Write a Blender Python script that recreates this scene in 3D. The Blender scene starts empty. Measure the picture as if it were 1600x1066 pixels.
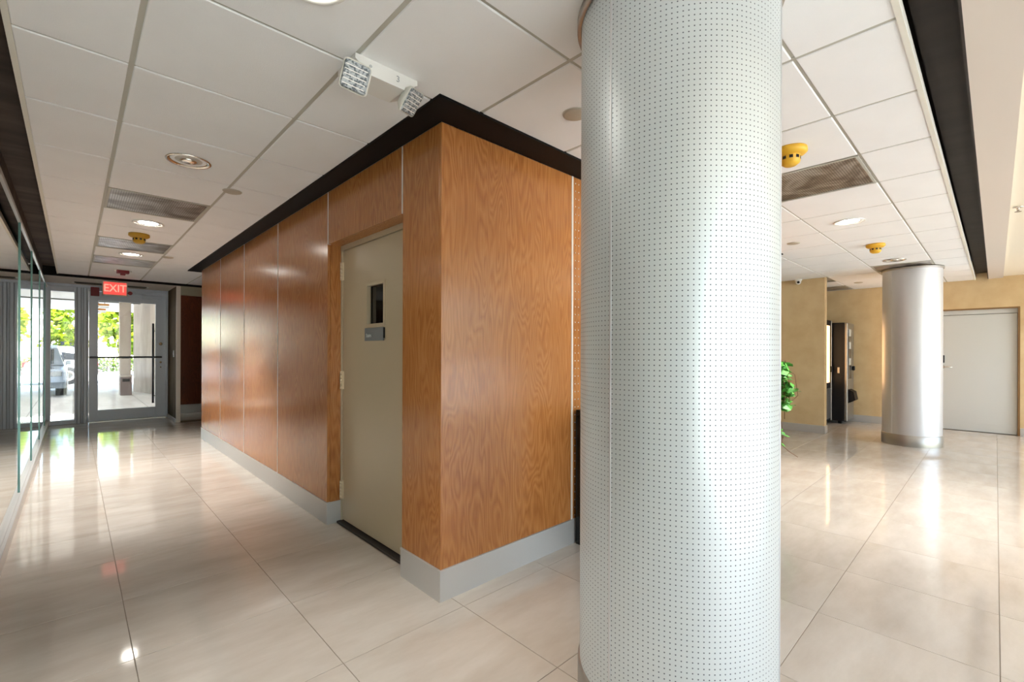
import bpy, math, random
from mathutils import Vector, Matrix
random.seed(7)
S = bpy.context.scene
COL = S.collection

# ------------------------------------------------------------------ camera
H = 1.235                                   # eye height
A = math.radians(43.598)                    # angle between view axis and the corridor (+Y)
RHO = math.atan(0.003)                      # tiny roll of the hand-held picture
fw = Vector((math.sin(A), math.cos(A), 0)); rt = Vector((math.cos(A), -math.sin(A), 0)); up = Vector((0, 0, 1))
cr = rt*math.cos(RHO)+up*math.sin(RHO); cu = -rt*math.sin(RHO)+up*math.cos(RHO)
cam = bpy.data.cameras.new('camera'); camo = bpy.data.objects.new('camera', cam); COL.objects.link(camo)
cam.sensor_width = 36; cam.lens = 719.89/1600*36; cam.shift_y = (549.7-533)/1600; cam.clip_start = .02; cam.clip_end = 400
M4 = Matrix(((cr.x, cu.x, -fw.x, 0), (cr.y, cu.y, -fw.y, 0), (cr.z, cu.z, -fw.z, H), (0, 0, 0, 1)))
camo.matrix_world = M4
S.camera = camo
S.view_settings.view_transform = 'Standard'; S.view_settings.look = 'None'
S.view_settings.gamma = 1; S.view_settings.use_curve_mapping = False
S.view_settings.exposure = 0.84

# ------------------------------------------------------------------ sky, sun, daylight portals
w = bpy.data.worlds.new('sky'); S.world = w; w.use_nodes = True
wn = w.node_tree; bg = wn.nodes['Background']
sky = wn.nodes.new('ShaderNodeTexSky'); sky.sky_type = 'NISHITA'; sky.sun_disc = False
sky.sun_elevation = math.radians(58); sky.sun_rotation = math.radians(200); sky.air_density = 1.0; sky.dust_density = 2.5
wn.links.new(sky.outputs[0], bg.inputs[0]); bg.inputs[1].default_value = 0.6
sd = bpy.data.lights.new('sun', 'SUN'); sd.energy = 15.0; sd.angle = math.radians(1.0); sd.color = (1, .985, .965)
so = bpy.data.objects.new('sun', sd); COL.objects.link(so)
so.rotation_euler = (math.radians(28), math.radians(-26), 0)      # high sun, behind the far trees
def area(name, loc, rot, sx, sy, energy, color=(1, 1, 1), portal=False):
    l = bpy.data.lights.new(name, 'AREA'); l.shape = 'RECTANGLE'; l.size = sx; l.size_y = sy; l.energy = energy; l.color = color
    if portal: l.cycles.is_portal = True
    o = bpy.data.objects.new(name, l); COL.objects.link(o); o.location = loc; o.rotation_euler = rot
    return o
area('daylight_portal', (4.92, -3.12, 1.2), (math.radians(90), 0, 0), 10.4, 2.3, 1, portal=True)
area('daylight_portal', (.5, 10.95, 1.15), (math.radians(-90), 0, 0), 1.6, 2.2, 1, portal=True)

# ------------------------------------------------------------------ materials
def lin(c):
    return tuple((v/12.92 if v <= .04045 else ((v+.055)/1.055)**2.4) for v in (x/255 for x in c))+(1,)
MAT = {}
def mat(name, rgb, rough=.5, metal=0, spec=.5, coat=0, emit=None, es=0, noise=None, bump=None):
    m = bpy.data.materials.new(name); m.use_nodes = True; MAT[name] = m
    t = m.node_tree; p = t.nodes['Principled BSDF']
    p.inputs['Base Color'].default_value = lin(rgb); p.inputs['Roughness'].default_value = rough
    p.inputs['Metallic'].default_value = metal; p.inputs['Specular IOR Level'].default_value = spec
    p.inputs['Coat Weight'].default_value = coat; p.inputs['Coat Roughness'].default_value = .15
    if emit: p.inputs['Emission Color'].default_value = lin(emit); p.inputs['Emission Strength'].default_value = es
    if noise:                                        # (second colour, scale xyz, detail, lo, hi)
        rgb2, sc, det, lo, hi = noise
        tc = t.nodes.new('ShaderNodeTexCoord'); mp = t.nodes.new('ShaderNodeMapping'); mp.inputs['Scale'].default_value = sc
        n = t.nodes.new('ShaderNodeTexNoise'); n.inputs['Scale'].default_value = 1; n.inputs['Detail'].default_value = det
        r = t.nodes.new('ShaderNodeValToRGB'); r.color_ramp.elements[0].position = lo; r.color_ramp.elements[1].position = hi
        r.color_ramp.elements[0].color = lin(rgb); r.color_ramp.elements[1].color = lin(rgb2)
        t.links.new(tc.outputs['Object'], mp.inputs[0]); t.links.new(mp.outputs[0], n.inputs[0])
        t.links.new(n.outputs[0], r.inputs[0]); t.links.new(r.outputs[0], p.inputs['Base Color'])
    if bump:                                         # (scale, strength)
        tc = t.nodes.new('ShaderNodeTexCoord'); n = t.nodes.new('ShaderNodeTexNoise'); n.inputs['Scale'].default_value = bump[0]; n.inputs['Detail'].default_value = 4
        b = t.nodes.new('ShaderNodeBump'); b.inputs['Strength'].default_value = bump[1]; b.inputs['Distance'].default_value = .004
        t.links.new(tc.outputs['Object'], n.inputs[0]); t.links.new(n.outputs[0], b.inputs['Height']); t.links.new(b.outputs[0], p.inputs['Normal'])
    return m
def N(m, typ, **kw):
    n = m.node_tree.nodes.new(typ)
    for k, v in kw.items(): setattr(n, k, v)
    return n
def math_node(m, op, a, b=None, c=None):
    n = N(m, 'ShaderNodeMath', operation=op)
    for i, v in enumerate((a, b, c)):
        if v is None: continue
        if isinstance(v, (int, float)): n.inputs[i].default_value = v
        else: m.node_tree.links.new(v, n.inputs[i])
    return n.outputs[0]

# polished porcelain: each tile gets its own clouding
def floor_mat():
    m = mat('polished_tile', (200, 190, 177), rough=.065, spec=.55); t = m.node_tree; p = t.nodes['Principled BSDF']
    tc = N(m, 'ShaderNodeTexCoord'); oi = N(m, 'ShaderNodeObjectInfo')
    ad = N(m, 'ShaderNodeVectorMath', operation='ADD'); mu = N(m, 'ShaderNodeMath', operation='MULTIPLY'); mu.inputs[1].default_value = 40
    t.links.new(oi.outputs['Random'], mu.inputs[0]); t.links.new(tc.outputs['Object'], ad.inputs[0]); t.links.new(mu.outputs[0], ad.inputs[1])
    mp = N(m, 'ShaderNodeMapping'); mp.inputs['Scale'].default_value = (1.6, 5, 1); mp.inputs['Rotation'].default_value = (0, 0, .5)
    n = N(m, 'ShaderNodeTexNoise'); n.inputs['Scale'].default_value = 1.2; n.inputs['Detail'].default_value = 8; n.inputs['Roughness'].default_value = .62
    r = N(m, 'ShaderNodeValToRGB'); e = r.color_ramp.elements
    e[0].position = .3; e[0].color = lin((190, 179, 165)); e[1].position = .7; e[1].color = lin((210, 202, 191))
    t.links.new(ad.outputs[0], mp.inputs[0]); t.links.new(mp.outputs[0], n.inputs[0]); t.links.new(n.outputs[0], r.inputs[0]); t.links.new(r.outputs[0], p.inputs['Base Color'])
    return m
floor_mat()
# stained oak veneer with cathedral grain running up the panel (z)
def wood_mat(name, lo, mid, hi, rough, seed, spec=.5):
    m = mat(name, mid, rough=rough, spec=spec); t = m.node_tree; p = t.nodes['Principled BSDF']
    tc = N(m, 'ShaderNodeTexCoord'); oi = N(m, 'ShaderNodeObjectInfo')
    mu = math_node(m, 'MULTIPLY', oi.outputs['Random'], 23.0+seed)
    ad = N(m, 'ShaderNodeVectorMath', operation='ADD'); t.links.new(tc.outputs['Object'], ad.inputs[0]); t.links.new(mu, ad.inputs[1])
    mp = N(m, 'ShaderNodeMapping'); mp.inputs['Scale'].default_value = (1, 1, .16); t.links.new(ad.outputs[0], mp.inputs[0])
    n1 = N(m, 'ShaderNodeTexNoise'); n1.inputs['Scale'].default_value = 5.5; n1.inputs['Detail'].default_value = 2.5; n1.inputs['Distortion'].default_value = .3
    t.links.new(mp.outputs[0], n1.inputs[0])
    rings = math_node(m, 'FRACT', math_node(m, 'MULTIPLY', n1.outputs[0], 26))
    rings = math_node(m, 'PINGPONG', math_node(m, 'MULTIPLY', n1.outputs[0], 26), .5)
    mp2 = N(m, 'ShaderNodeMapping'); mp2.inputs['Scale'].default_value = (170, 170, 7); t.links.new(ad.outputs[0], mp2.inputs[0])
    n2 = N(m, 'ShaderNodeTexNoise'); n2.inputs['Scale'].default_value = 1; n2.inputs['Detail'].default_value = 3; t.links.new(mp2.outputs[0], n2.inputs[0])
    n3 = N(m, 'ShaderNodeTexNoise'); n3.inputs['Scale'].default_value = 1.4; t.links.new(ad.outputs[0], n3.inputs[0])
    v = math_node(m, 'ADD', math_node(m, 'MULTIPLY', rings, .5), math_node(m, 'MULTIPLY', n2.outputs[0], .55))
    v = math_node(m, 'ADD', v, math_node(m, 'MULTIPLY', n3.outputs[0], .35))
    r = N(m, 'ShaderNodeValToRGB'); e = r.color_ramp.elements
    e[0].position = .3; e[0].color = lin(lo); e[1].position = .95; e[1].color = lin(hi)
    x = r.color_ramp.elements.new(.6); x.color = lin(mid)
    t.links.new(v, r.inputs[0]); t.links.new(r.outputs[0], p.inputs['Base Color'])
    return m
wood_mat('oak_veneer', (152, 93, 45), (182, 119, 64), (202, 142, 86), .2, 0)
wood_mat('dark_veneer', (92, 42, 20), (120, 60, 30), (140, 76, 40), .35, 9)
# perforated aluminium sleeve: dot grid wrapped round the column's own axis
def perf_mat(name, rgb, hole, n_around, dz, rad, rough, metal, sharp=.085):
    m = mat(name, rgb, rough=rough, metal=metal); t = m.node_tree; p = t.nodes['Principled BSDF']
    tc = N(m, 'ShaderNodeTexCoord'); sx = N(m, 'ShaderNodeSeparateXYZ'); t.links.new(tc.outputs['Object'], sx.inputs[0])
    th = math_node(m, 'ARCTAN2', sx.outputs[1], sx.outputs[0])
    uu = math_node(m, 'SUBTRACT', math_node(m, 'FRACT', math_node(m, 'MULTIPLY', th, n_around/(2*math.pi))), .5)
    vv = math_node(m, 'SUBTRACT', math_node(m, 'FRACT', math_node(m, 'MULTIPLY', sx.outputs[2], 1/dz)), .5)
    d2 = math_node(m, 'ADD', math_node(m, 'MULTIPLY', uu, uu), math_node(m, 'MULTIPLY', vv, vv))
    h = math_node(m, 'LESS_THAN', d2, rad*rad)
    mx = N(m, 'ShaderNodeMix', data_type='RGBA'); mx.inputs['A'].default_value = lin(rgb); mx.inputs['B'].default_value = lin(hole)
    t.links.new(h, mx.inputs['Factor']); t.links.new(mx.outputs['Result'], p.inputs['Base Color'])
    t.links.new(math_node(m, 'MULTIPLY', math_node(m, 'SUBTRACT', 1, h), metal), p.inputs['Metallic'])
    return m
perf_mat('perforated_aluminium', (214, 219, 220), (84, 90, 98), 134, .0147, .135, .42, .4)
mat('satin_aluminium', (216, 216, 218), rough=.45, metal=.7)
def brushed(name, rgb, rough):
    m = mat(name, rgb, rough=rough, metal=.9); p = m.node_tree.nodes['Principled BSDF']
    p.inputs['Anisotropic'].default_value = .6
    return m
brushed('base_metal', (176, 172, 166), .34)
mat('skirting_metal', (208, 206, 203), rough=.4, metal=.45)
mat('white_strip', (226, 218, 208), rough=.4)
mat('ceiling_tile', (243, 244, 245), rough=.9, bump=(260, .25), noise=((246, 247, 248), (3, 3, 3), 6, .35, .65))
mat('grid_bar', (188, 186, 176), rough=.6)
mat('edge_angle', (228, 225, 214), rough=.6)
mat('soffit_paint', (214, 204, 194), rough=.8)
mat('cream_paint', (238, 228, 208), rough=.8)
mat('recess_brown', (62, 51, 45), rough=.75, noise=((92, 78, 68), (2, 6, 2), 5, .4, .7))
mat('recess_black', (40, 35, 33), rough=.7, noise=((52, 46, 43), (6, 1, 2), 4, .35, .7))
mat('black_trim', (9, 8, 8), rough=.6, spec=.2)
mat('grout', (140, 128, 114), rough=.9)
mat('beige_wall', (222, 198, 154), rough=.7, noise=((212, 184, 138), (5, 5, 5), 6, .35, .7))
mat('taupe_wall', (112, 98, 78), rough=.9, spec=.1, noise=((96, 82, 64), (6, 6, 2), 4, .35, .7))
mat('header_grey', (164, 160, 140), rough=.6)
mat('door_beige', (196, 180, 150), rough=.32)
mat('door_white', (214, 218, 217), rough=.45)
mat('door_frame_brown', (142, 108, 66), rough=.6)
mat('hinge_brass', (228, 210, 180), rough=.35, metal=.3)
mat('dark_glass', (22, 16, 12), rough=.06, spec=.6)
mat('sign_grey', (128, 134, 136), rough=.4, metal=.2)
mat('white_print', (225, 228, 225), rough=.6)
mat('threshold_dark', (52, 46, 42), rough=.5, metal=.3)
mat('frame_aluminium', (206, 216, 228), rough=.38, metal=.1)
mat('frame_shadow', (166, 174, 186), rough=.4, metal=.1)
mat('bar_dark', (38, 38, 42), rough=.35, metal=.5)
mat('chrome', (225, 220, 212), rough=.12, metal=1)
mat('lamp_lit', (255, 255, 255), emit=(255, 250, 240), es=26)
mat('lamp_off', (190, 186, 178), rough=.3)
mat('plastic_white', (232, 231, 226), rough=.45)
mat('plastic_grey_white', (206, 205, 196), rough=.5)
mat('lens_clear', (176, 182, 186), rough=.18, spec=.8, noise=((96, 104, 110), (90, 90, 90), 1, .45, .6))
mat('detector_yellow', (226, 176, 48), rough=.45)
mat('detector_mustard', (186, 146, 40), rough=.5)
mat('black_plastic', (18, 18, 20), rough=.35)
mat('alarm_red', (130, 26, 36), rough=.4)
mat('exit_red', (226, 84, 76), rough=.4, emit=(235, 80, 72), es=.55)
mat('exit_letter', (255, 150, 132), rough=.4, emit=(255, 150, 130), es=.7)
mat('exit_case', (176, 176, 158), rough=.5)
mat('grey_mark', (170, 172, 174), rough=.6)
mat('vent_slot', (96, 96, 86), rough=.6, metal=.3)
mat('cap_beige', (188, 180, 164), rough=.5)
mat('black_lacquer', (16, 14, 14), rough=.25)
mat('leaf_green', (58, 128, 44), rough=.45, noise=((96, 164, 66), (14, 14, 14), 2, .4, .65))
mat('vine_brown', (112, 72, 44), rough=.7)
mat('soil', (50, 36, 26), rough=.95)
mat('pot_white', (200, 196, 188), rough=.4)
mat('machine_black', (13, 14, 18), rough=.5, spec=.3)
mat('machine_steel', (150, 146, 140), rough=.3, metal=.7)
mat('machine_window', (250, 190, 130), rough=.2, emit=(255, 200, 140), es=2.2)
mat('machine_glass', (60, 64, 70), rough=.1)
mat('pavement', (226, 220, 212), rough=.8, noise=((208, 202, 194), (3, .5, 3), 4, .4, .6))
mat('asphalt', (222, 220, 216), rough=.9)
mat('concrete', (190, 178, 166), rough=.8, noise=((168, 156, 144), (5, 5, 1.2), 6, .35, .7))
mat('canopy_white', (238, 236, 232), rough=.7)
mat('orange_slat', (206, 140, 66), rough=.6)
mat('bin_brown', (120, 104, 98), rough=.5)
mat('tree_leaf', (84, 112, 14), rough=.6, spec=.2, noise=((132, 150, 26), (2, 2, 2), 3, .4, .6))
mat('hedge_leaf', (88, 112, 30), rough=.6)
mat('bark', (92, 74, 58), rough=.9)
mat('car_grey', (150, 160, 170), rough=.2, metal=.5)
mat('car_white', (226, 226, 226), rough=.2)
mat('car_glass', (34, 38, 44), rough=.08)
mat('tyre', (26, 26, 28), rough=.8)
mat('tail_light', (190, 40, 36), rough=.3)
mat('pale_facade', (226, 218, 206), rough=.8)
# dirty perforated return-air panel
def grille_mat():
    m = mat('return_air_metal', (150, 146, 142), rough=.35, metal=.6); t = m.node_tree; p = t.nodes['Principled BSDF']
    tc = N(m, 'ShaderNodeTexCoord'); oi = N(m, 'ShaderNodeObjectInfo')
    sx = N(m, 'ShaderNodeSeparateXYZ'); t.links.new(tc.outputs['Object'], sx.inputs[0])
    a = math_node(m, 'SUBTRACT', math_node(m, 'FRACT', math_node(m, 'MULTIPLY', sx.outputs[0], 72)), .5)
    b = math_node(m, 'SUBTRACT', math_node(m, 'FRACT', math_node(m, 'MULTIPLY', sx.outputs[1], 72)), .5)
    h = math_node(m, 'LESS_THAN', math_node(m, 'ADD', math_node(m, 'MULTIPLY', a, a), math_node(m, 'MULTIPLY', b, b)), .1)
    ad = N(m, 'ShaderNodeVectorMath', operation='ADD'); mu = math_node(m, 'MULTIPLY', oi.outputs['Random'], 9)
    t.links.new(tc.outputs['Object'], ad.inputs[0]); t.links.new(mu, ad.inputs[1])
    mp = N(m, 'ShaderNodeMapping'); mp.inputs['Scale'].default_value = (1.4, 1.4, 1); t.links.new(ad.outputs[0], mp.inputs[0])
    n = N(m, 'ShaderNodeTexNoise'); n.inputs['Scale'].default_value = 2.6; n.inputs['Detail'].default_value = 7; n.inputs['Distortion'].default_value = 1.4; t.links.new(mp.outputs[0], n.inputs[0])
    r = N(m, 'ShaderNodeValToRGB'); e = r.color_ramp.elements
    e[0].position = .3; e[0].color = lin((84, 68, 56)); e[1].position = .62; e[1].color = lin((206, 202, 198))
    x = e.new(.46); x.color = lin((158, 146, 134))
    t.links.new(n.outputs[0], r.inputs[0])
    mx = N(m, 'ShaderNodeMix', data_type='RGBA'); mx.inputs['B'].default_value = lin((48, 42, 38))
    t.links.new(math_node(m, 'MULTIPLY', h, .8), mx.inputs['Factor']); t.links.new(r.outputs[0], mx.inputs['A']); t.links.new(mx.outputs['Result'], p.inputs['Base Color'])
grille_mat()
def glass_mat(name, tint, ior=1.45):
    m = bpy.data.materials.new(name); m.use_nodes = True; MAT[name] = m; t = m.node_tree; t.nodes.clear()
    o = N(m, 'ShaderNodeOutputMaterial'); mx = N(m, 'ShaderNodeMixShader'); fr = N(m, 'ShaderNodeFresnel'); fr.inputs[0].default_value = ior
    tr = N(m, 'ShaderNodeBsdfTransparent'); tr.inputs[0].default_value = tint; gl = N(m, 'ShaderNodeBsdfGlossy'); gl.inputs['Roughness'].default_value = 0
    t.links.new(fr.outputs[0], mx.inputs[0]); t.links.new(tr.outputs[0], mx.inputs[1]); t.links.new(gl.outputs[0], mx.inputs[2]); t.links.new(mx.outputs[0], o.inputs[0])
glass_mat('clear_glass', (.93, .96, .95, 1))
mat('mirror', (232, 240, 238), rough=.015, metal=1)
mat('mirror_edge', (96, 138, 132), rough=.3, metal=.3)

# ------------------------------------------------------------------ mesh helpers
class MB:
    def __init__(s): s.v = []; s.f = []; s.sm = []
    def add(s, v, f, smooth=False):
        b = len(s.v); s.v += [tuple(x) for x in v]; s.f += [tuple(i+b for i in q) for q in f]; s.sm += [smooth]*len(f); return s
    def box(s, x0, x1, y0, y1, z0, z1, bev=0):
        if bev <= 0:
            v = [(x, y, z) for z in (z0, z1) for y in (y0, y1) for x in (x0, x1)]
            return s.add(v, [(0, 2, 3, 1), (4, 5, 7, 6), (0, 1, 5, 4), (2, 6, 7, 3), (0, 4, 6, 2), (1, 3, 7, 5)])
        b = min(bev, (x1-x0)/2.01, (y1-y0)/2.01, (z1-z0)/2.01)
        v = []; idx = {}
        for i, x in enumerate((x0, x1)):
            for j, y in enumerate((y0, y1)):
                for k, z in enumerate((z0, z1)):
                    sx, sy, sz = (1-2*i)*b, (1-2*j)*b, (1-2*k)*b
                    idx[i, j, k] = len(v); v += [(x, y+sy, z+sz), (x+sx, y, z+sz), (x+sx, y+sy, z)]
        q = []
        for a in range(3):
            for s1 in (0, 1):
                cs = []
                for (p, r) in ((0, 0), (1, 0), (1, 1), (0, 1)):
                    key = [0, 0, 0]; key[a] = s1; key[(a+1) % 3] = p; key[(a+2) % 3] = r
                    cs.append(idx[tuple(key)]+a)
                q.append(tuple(cs) if s1 else tuple(reversed(cs)))
        for a in range(3):
            o1, o2 = (a+1) % 3, (a+2) % 3
            for p in (0, 1):
                for r in (0, 1):
                    k0 = [0, 0, 0]; k0[o1] = p; k0[o2] = r; k1 = list(k0); k1[a] = 1
                    q4 = (idx[tuple(k0)]+o1, idx[tuple(k1)]+o1, idx[tuple(k1)]+o2, idx[tuple(k0)]+o2)
                    q.append(q4 if (p+r) % 2 else tuple(reversed(q4)))
        for i in (0, 1):
            for j in (0, 1):
                for k in (0, 1):
                    c = idx[i, j, k]; t3 = (c, c+1, c+2)
                    q.append(t3 if (i+j+k) % 2 else tuple(reversed(t3)))
        return s.add(v, q)
    def lathe(s, prof, n=32, c=(0, 0, 0), smooth=True, cap=True, a0=0, a1=2*math.pi):
        full = abs(a1-a0-2*math.pi) < 1e-6; m = n if full else n+1
        v = [(c[0]+r*math.cos(a0+(a1-a0)*i/n), c[1]+r*math.sin(a0+(a1-a0)*i/n), c[2]+z) for r, z in prof for i in range(m)]
        f = []
        for k in range(len(prof)-1):
            for i in range(n):
                j = (i+1) % m if full else i+1
                f.append((k*m+i, k*m+j, (k+1)*m+j, (k+1)*m+i))
        s.add(v, f, smooth)
        if cap and full:
            b = len(s.v)-len(v)
            s.f.append(tuple(b+i for i in reversed(range(n)))); s.sm.append(False)
            s.f.append(tuple(b+(len(prof)-1)*m+i for i in range(n))); s.sm.append(False)
        return s
    def tube(s, pts, r, n=8):
        pts = [Vector(p) for p in pts]; rings = []; b = len(s.v)
        for i, p in enumerate(pts):
            d = (pts[min(i+1, len(pts)-1)]-pts[max(i-1, 0)]).normalized()
            a = d.orthogonal().normalized() if abs(d.z) < .9 else Vector((1, 0, 0)).cross(d).normalized()
            if abs(d.z) < .9: a = Vector((0, 0, 1)).cross(d).normalized()
            e = d.cross(a); rr = r[i] if isinstance(r, (list, tuple)) else r
            s.v += [tuple(p+(a*math.cos(2*math.pi*k/n)+e*math.sin(2*math.pi*k/n))*rr) for k in range(n)]
        for i in range(len(pts)-1):
            for k in range(n):
                s.f.append((b+i*n+k, b+i*n+(k+1) % n, b+(i+1)*n+(k+1) % n, b+(i+1)*n+k)); s.sm.append(True)
        s.f.append(tuple(b+k for k in reversed(range(n)))); s.f.append(tuple(b+(len(pts)-1)*n+k for k in range(n))); s.sm += [False, False]
        return s
    def prism(s, poly, ax, a0, a1):                  # poly of 2-D points swept along axis ax
        n = len(poly)
        def P(p, a): return {0: (a, p[0], p[1]), 1: (p[0], a, p[1]), 2: (p[0], p[1], a)}[ax]
        v = [P(p, a0) for p in poly]+[P(p, a1) for p in poly]
        f = [tuple(reversed(range(n))), tuple(range(n, 2*n))]+[(i, (i+1) % n, n+(i+1) % n, n+i) for i in range(n)]
        return s.add(v, f)
    def mesh(s, name, m):
        me = bpy.data.meshes.new(name); me.from_pydata(s.v, [], s.f); me.update()
        me.polygons.foreach_set('use_smooth', s.sm)
        me.materials.append(MAT[m]); return me
    def build(s, name, m, parent=None, loc=None, rot=None):
        o = bpy.data.objects.new(name, s.mesh(name, m)); COL.objects.link(o)
        if parent: o.parent = parent
        if loc: o.location = loc
        if rot: o.rotation_euler = rot
        return o
def tag(o, label, cat, group=None, kind=None):
    if label: o['label'] = label
    if cat: o['category'] = cat
    if group: o['group'] = group
    if kind: o['kind'] = kind
    return o
def struct(o): o['kind'] = 'structure'; return o
def thing(name, label, cat, loc=(0, 0, 0), rot=(0, 0, 0), group=None):
    o = bpy.data.objects.new(name, None); COL.objects.link(o); o.location = loc; o.rotation_euler = rot; o.empty_display_size = .05
    return tag(o, label, cat, group)
def sthing(name):
    o = bpy.data.objects.new(name, None); COL.objects.link(o); o.empty_display_size = .05; return struct(o)
def dup(root, loc, label=None, rot=None):
    r = root.copy(); COL.objects.link(r); r.location = loc
    if rot: r.rotation_euler = rot
    if label: r['label'] = label
    for ch in list(root.children):
        c = ch.copy(); COL.objects.link(c); c.parent = r
        for g in ch.children:
            d = g.copy(); COL.objects.link(d); d.parent = c
    return r
def link(me, name, parent, loc):
    o = bpy.data.objects.new(name, me); COL.objects.link(o); o.parent = parent; o.location = loc; return o
def text_mesh(name, s, size, m, parent, matrix, depth=.001, bold=0):
    c = bpy.data.curves.new(name, 'FONT'); c.body = s; c.size = size; c.extrude = depth; c.align_x = 'CENTER'; c.align_y = 'CENTER'; c.offset = bold
    t = bpy.data.objects.new(name, c); COL.objects.link(t)
    bpy.context.view_layer.update()
    me = bpy.data.meshes.new_from_object(t.evaluated_get(bpy.context.evaluated_depsgraph_get()))
    bpy.data.objects.remove(t); me.materials.clear(); me.materials.append(MAT[m])
    o = bpy.data.objects.new(name, me); COL.objects.link(o); o.parent = parent; o.matrix_local = matrix; return o

# ------------------------------------------------------------------ room measures
ZC = 2.378
XL = -.315                      # mirror plane
XB, YB = 1.311, 1.883           # near corner of the wood-clad core
XE, YE = 5.85, 7.725            # its far ends
XR = 10.2                       # far wall
YF = -3.0                       # invented glazed front behind the camera, source of daylight
YD = 10.73                      # entrance door plane
YW = 11.1                       # wood wall beside the entrance

# ------------------------------------------------------------------ floor
fl = struct(MB().box(XL-.06, XR+.3, YF-.1, YW+.2, -.12, -.002).build('floor', 'grout'))
gx, gy, ts, jt = .18, .583, .597, .0028
tile_cache = {}
def slab_piece(sx, sy, h, bev, name, m, down=False):
    key = (round(sx, 3), round(sy, 3), name)
    if key not in tile_cache:
        a, b = sx/2, sy/2
        v = [(-a, -b, -h), (a, -b, -h), (a, b, -h), (-a, b, -h), (-a, -b, -bev), (a, -b, -bev), (a, b, -bev), (-a, b, -bev),
             (-a+bev, -b+bev, 0), (a-bev, -b+bev, 0), (a-bev, b-bev, 0), (-a+bev, b-bev, 0)]
        f = [(0, 3, 2, 1)]+[(i, (i+1) % 4, 4+(i+1) % 4, 4+i) for i in range(4)]+[(4+i, 4+(i+1) % 4, 8+(i+1) % 4, 8+i) for i in range(4)]+[(8, 9, 10, 11)]
        if down: v = [(x, y, -z) for x, y, z in v]; f = [tuple(reversed(q)) for q in f]
        tile_cache[key] = MB().add(v, f).mesh(name, m)
    return tile_cache[key]
def lines(start, step, lo, hi):
    k = math.floor((lo-start)/step); r = [lo]
    while True:
        k += 1; p = start+k*step
        if p >= hi-.04: break
        if p > lo+.04: r.append(p)
    return r+[hi]
def in_core(x0, x1, y0, y1): return x0 >= XB-.03 and x1 <= XE+.03 and y0 >= YB-.03 and y1 <= YE+.03
LX = lines(gx, ts, XL, XR); LY = lines(gy, ts, YF, YW)
for i in range(len(LX)-1):
    for j in range(len(LY)-1):
        x0, x1, y0, y1 = LX[i], LX[i+1], LY[j], LY[j+1]
        if x0 >= XB-.01 and y0 >= YB-.01 and x1 <= XE+.01 and y1 <= YE+.01: continue
        if x0 > XE-.1 and x0 < 8.3 and y0 > 3.4: continue
        if x0 > 8.2 and y0 > 3.0: continue
        if x0 > 3.2 and y0 > 3.4: continue
        if y0 > YD and x1 < 1.3: continue
        link(slab_piece(x1-x0-jt, y1-y0-jt, .006, .0009, 'floor_tile', 'polished_tile'), 'floor_tile', fl, ((x0+x1)/2, (y0+y1)/2, .002 if False else 0))

# ------------------------------------------------------------------ ceiling: lay-in tiles on a metal grid
YN = .228                        # near edge of the tiled field
YK = 9.60                        # far edge at the entrance
XK = -.17                        # left edge
ce = struct(MB().box(XK, XR, YN, YK, ZC+.03, ZC+.07).build('ceiling', 'grid_bar'))
CX = [XK]+[.166+.6235*k for k in range(0, 17)]; CX = [x for x in CX if x < XR-.05]+[XR]
CY = [YN, .547, 1.158, 1.77]+[2.387+.6315*k for k in range(0, 12)]; CY = [y for y in CY if y < YK-.05]+[YK]
def cidx(v, L):
    for i in range(len(L)-1):
        if L[i] <= v < L[i+1]: return i
GR = [(.5, 4.5), (.5, 6.4), (.5, 7.7), (3.6, .8), (7.9, .8), (9.8, 2.1)]
grilles = {(cidx(x, CX), cidx(y, CY)) for x, y in GR}
hole = (cidx(8.6, CX), cidx(2.1, CY))
def near_hidden(x0, x1, y0, y1):
    if x0 > XB-.02 and x1 < XE+.3 and y0 > YB-.02 and y1 < YE+.05: return True
    if x0 > 3.3 and y0 > 3.4: return True
    if x0 > 6.4 and y0 > 3.0: return True
    return False
for i in range(len(CX)-1):
    for j in range(len(CY)-1):
        x0, x1, y0, y1 = CX[i], CX[i+1], CY[j], CY[j+1]
        if (i, j) in grilles or (i, j) == hole or near_hidden(x0, x1, y0, y1): continue
        link(slab_piece(x1-x0-.018, y1-y0-.013, .014, .003, 'ceiling_tile', 'ceiling_tile', True), 'ceiling_tile', ce, ((x0+x1)/2, (y0+y1)/2, ZC))
for x in CX[1:-1]:
    y1 = YK if x < 3.4 else 3.2
    MB().box(x-.013, x+.013, YN, y1, ZC+.004, ZC+.03).build('grid_bar', 'grid_bar', ce)
for y in CY[1:-1]:
    x1 = XR if y < 3 else 3.4
    MB().box(XK, x1, y-.010, y+.010, ZC+.006, ZC+.03).build('grid_bar', 'grid_bar', ce)
MB().box(XK-.009, XK+.009, YN, YK, ZC-.004, ZC+.04).build('edge_angle', 'edge_angle', ce)
MB().box(XK, XR, YN-.009, YN+.009, ZC-.004, ZC+.04).build('edge_angle', 'edge_angle', ce)
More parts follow.
